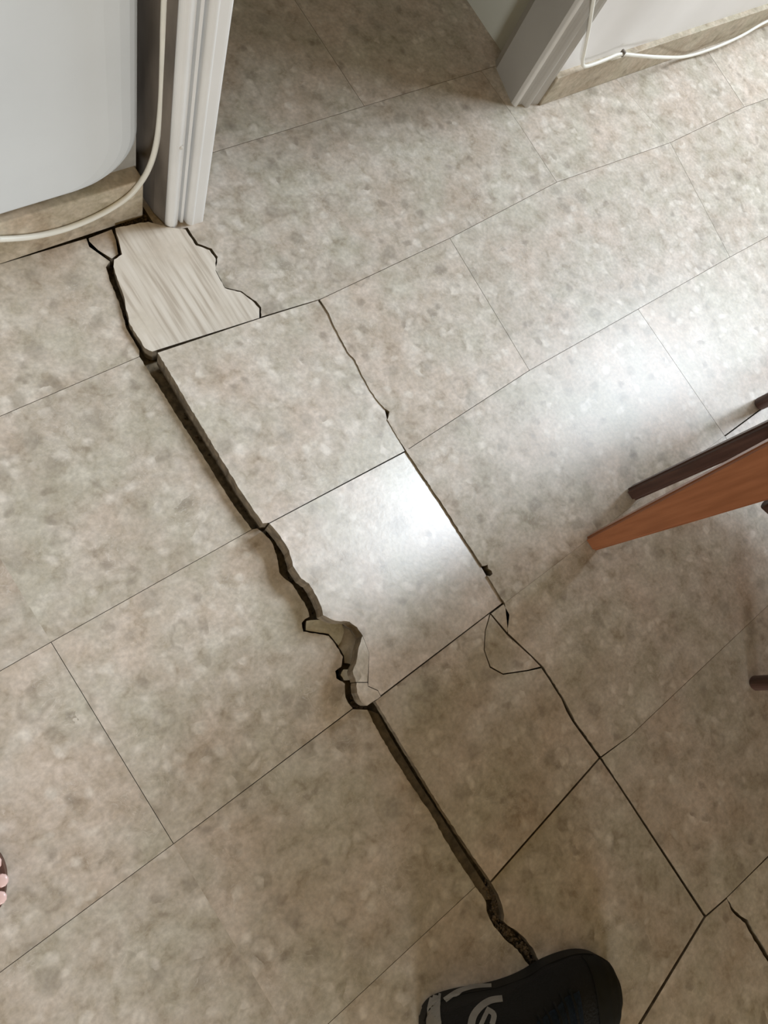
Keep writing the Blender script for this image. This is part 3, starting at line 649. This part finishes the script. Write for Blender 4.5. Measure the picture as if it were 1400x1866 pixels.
def shell_patch(name, s0, s1, a0, a1, off, mat, label=None):
    b = bmesh.new(); R_ = []
    n1, n2 = 14, 14
    for i in range(n1+1):
        s = s0+(s1-s0)*i/n1; wl_, wr_ = lerp_tab(sec, s, 1), lerp_tab(sec, s, 2); h_ = lerp_tab(hts, s, 1); row = []
        for k in range(n2+1):
            a = a0+(a1-a0)*k/n2; c_, s_ = math.cos(a), math.sin(a); e = 0.62 if s < 0.4 else 0.8
            y = (wl_ if c_ > 0 else wr_)*math.copysign(abs(c_)**0.8, c_); z = 0.022+(h_-0.022)*s_**e
            nar = 1-0.18*max(0, (z-0.05)/0.08)
            row.append(b.verts.new((s*SL+off*0.3, y*nar+off*c_, z+off*s_)))
        R_.append(row)
    for r0, r1 in zip(R_, R_[1:]):
        for k in range(n2): b.faces.new((r0[k], r0[k+1], r1[k+1], r1[k]))
    bmesh.ops.solidify(b, geom=b.faces[:], thickness=-0.001)
    o = obj(name, b, M[mat], sn, smooth=True)
    if label: o['label'] = label
    return o
shell_patch('tongue', 0.40, 0.70, math.radians(62), math.radians(118), 0.0012, 'navy', 'dark navy tongue')
shell_patch('toe_cap', 0.80, 0.992, math.radians(4), math.radians(176), 0.0014, 'toecap', 'smooth charcoal toe cap')
for k in range(5):
    s = 0.44+0.055*k; wl_ = lerp_tab(sec, s, 1); h_ = lerp_tab(hts, s, 1); b = bmesh.new(); pts = []
    for q in range(9):
        a = math.radians(52+76*q/8); c_, s_ = math.cos(a), math.sin(a); y = wl_*math.copysign(abs(c_)**0.8, c_); z = 0.022+(h_-0.022)*s_**0.8
        nar = 1-0.30*max(0, (z-0.05)/0.08)*0.6; pts.append((s*SL+0.008*(q/8-0.5), y*nar, z+0.003))
    tube(b, pts, 0.0021, 8); obj('lace', b, M['canvas'], sn, smooth=True)
b = bmesh.new()
tube(b, [(0.135*SL, 0, 0.118), (0.155*SL, 0, 0.14), (0.165*SL, 0, 0.20), (0.17*SL, 0, 0.30)], [0.026, 0.034, 0.037, 0.042], 20)
obj('sock', b, M['navy'], sn, smooth=True)

# ---------------- foot in a sandal at the left edge ----------------
tip = at(15, 1606)
fa = math.atan2(-0.50, 0.86)
fo = empty('person', (tip.x, tip.y, 0), 'person at the left edge showing only pink toe tips in a brown sandal', 'person')
fo.rotation_euler = (0, 0, fa)
# local: x points to the toes, tip at 0
out = [(-0.001, 0.0), (-0.003, 0.018), (-0.012, 0.036), (-0.030, 0.046), (-0.08, 0.048), (-0.15, 0.036), (-0.22, 0.034), (-0.26, 0.020), (-0.268, 0.0), (-0.26, -0.020), (-0.22, -0.034), (-0.15, -0.038), (-0.08, -0.048), (-0.035, -0.046), (-0.012, -0.034), (-0.003, -0.018)]
b = bmesh.new(); prism(b, [tuple(p) for p in smooth_closed([Vector(p) for p in out])], 0.0, 0.016)
obj('sandal_sole', b, M['sandal'], fo)
def skin_mesh(name, verts, edges, radii, mat, parent, root=0, sub=2):
    me = bpy.data.meshes.new(name); me.from_pydata(verts, edges, []); o = link(name, me, M[mat], parent)
    md = o.modifiers.new('skin', 'SKIN'); sv = me.skin_vertices[0].data if me.skin_vertices else None
    for i, r_ in enumerate(radii): sv[i].radius = (r_, r_)
    sv[root].use_root = True; o.modifiers.new('sub', 'SUBSURF').levels = sub; o.modifiers['sub'].render_levels = sub; md.use_smooth_shade = True
    return o
me = bpy.data.meshes.new('foot')
V = [(-0.225, 0, 0.045), (-0.21, 0, 0.10), (-0.215, 0, 0.20), (-0.22, 0, 0.32), (-0.14, 0, 0.050), (-0.235, 0, 0.040)]; E = [(0, 1), (1, 2), (2, 3), (0, 4), (0, 5)]; Rr = [0.030, 0.032, 0.040, 0.052, 0.030, 0.026]
toes = [(0.030, 0.006, 0.0160), (0.009, 0.012, 0.0125), (-0.0095, 0.011, 0.0122), (-0.027, 0.002, 0.0115), (-0.041, -0.012, 0.0105)]
for y, x, r_ in toes:
    i = len(V); V += [(-0.075, y*0.9, 0.036), (x-0.035, y, 0.034), (x-r_-0.001, y, 0.016+r_+0.001)]; E += [(4, i), (i, i+1), (i+1, i+2)]; Rr += [r_*1.35, r_*1.02, r_]
me.from_pydata(V, E, []); fbody = link('foot', me, M['skin'], fo)
md = fbody.modifiers.new('skin', 'SKIN'); md.use_smooth_shade = True
if not me.skin_vertices: 
    bmx = bmesh.new(); bmx.from_mesh(me); bmx.verts.layers.skin.verify(); bmx.to_mesh(me); bmx.free()
for i, r_ in enumerate(Rr): me.skin_vertices[0].data[i].radius = (r_, r_)
me.skin_vertices[0].data[0].use_root = True
sm = fbody.modifiers.new('sub', 'SUBSURF'); sm.levels = 2; sm.render_levels = 2
for y, x, r_ in toes:
    b = bmesh.new(); r = bmesh.ops.create_uvsphere(b, u_segments=10, v_segments=6, radius=1)
    for v in r['verts']: v.co = Vector((x-r_-0.001+v.co.x*r_*0.6, y+v.co.y*r_*0.62, 0.016+r_*1.9+v.co.z*0.0022))
    obj('toenail', b, M['nail'], fo, smooth=True)
b = bmesh.new(); tube(b, [(-0.075, 0.047, 0.014), (-0.078, 0.040, 0.048), (-0.08, 0.015, 0.062), (-0.08, -0.015, 0.062), (-0.078, -0.040, 0.046), (-0.075, -0.047, 0.014)], 0.008, 10)
obj('strap', b, M['sandal'], fo, smooth=True)
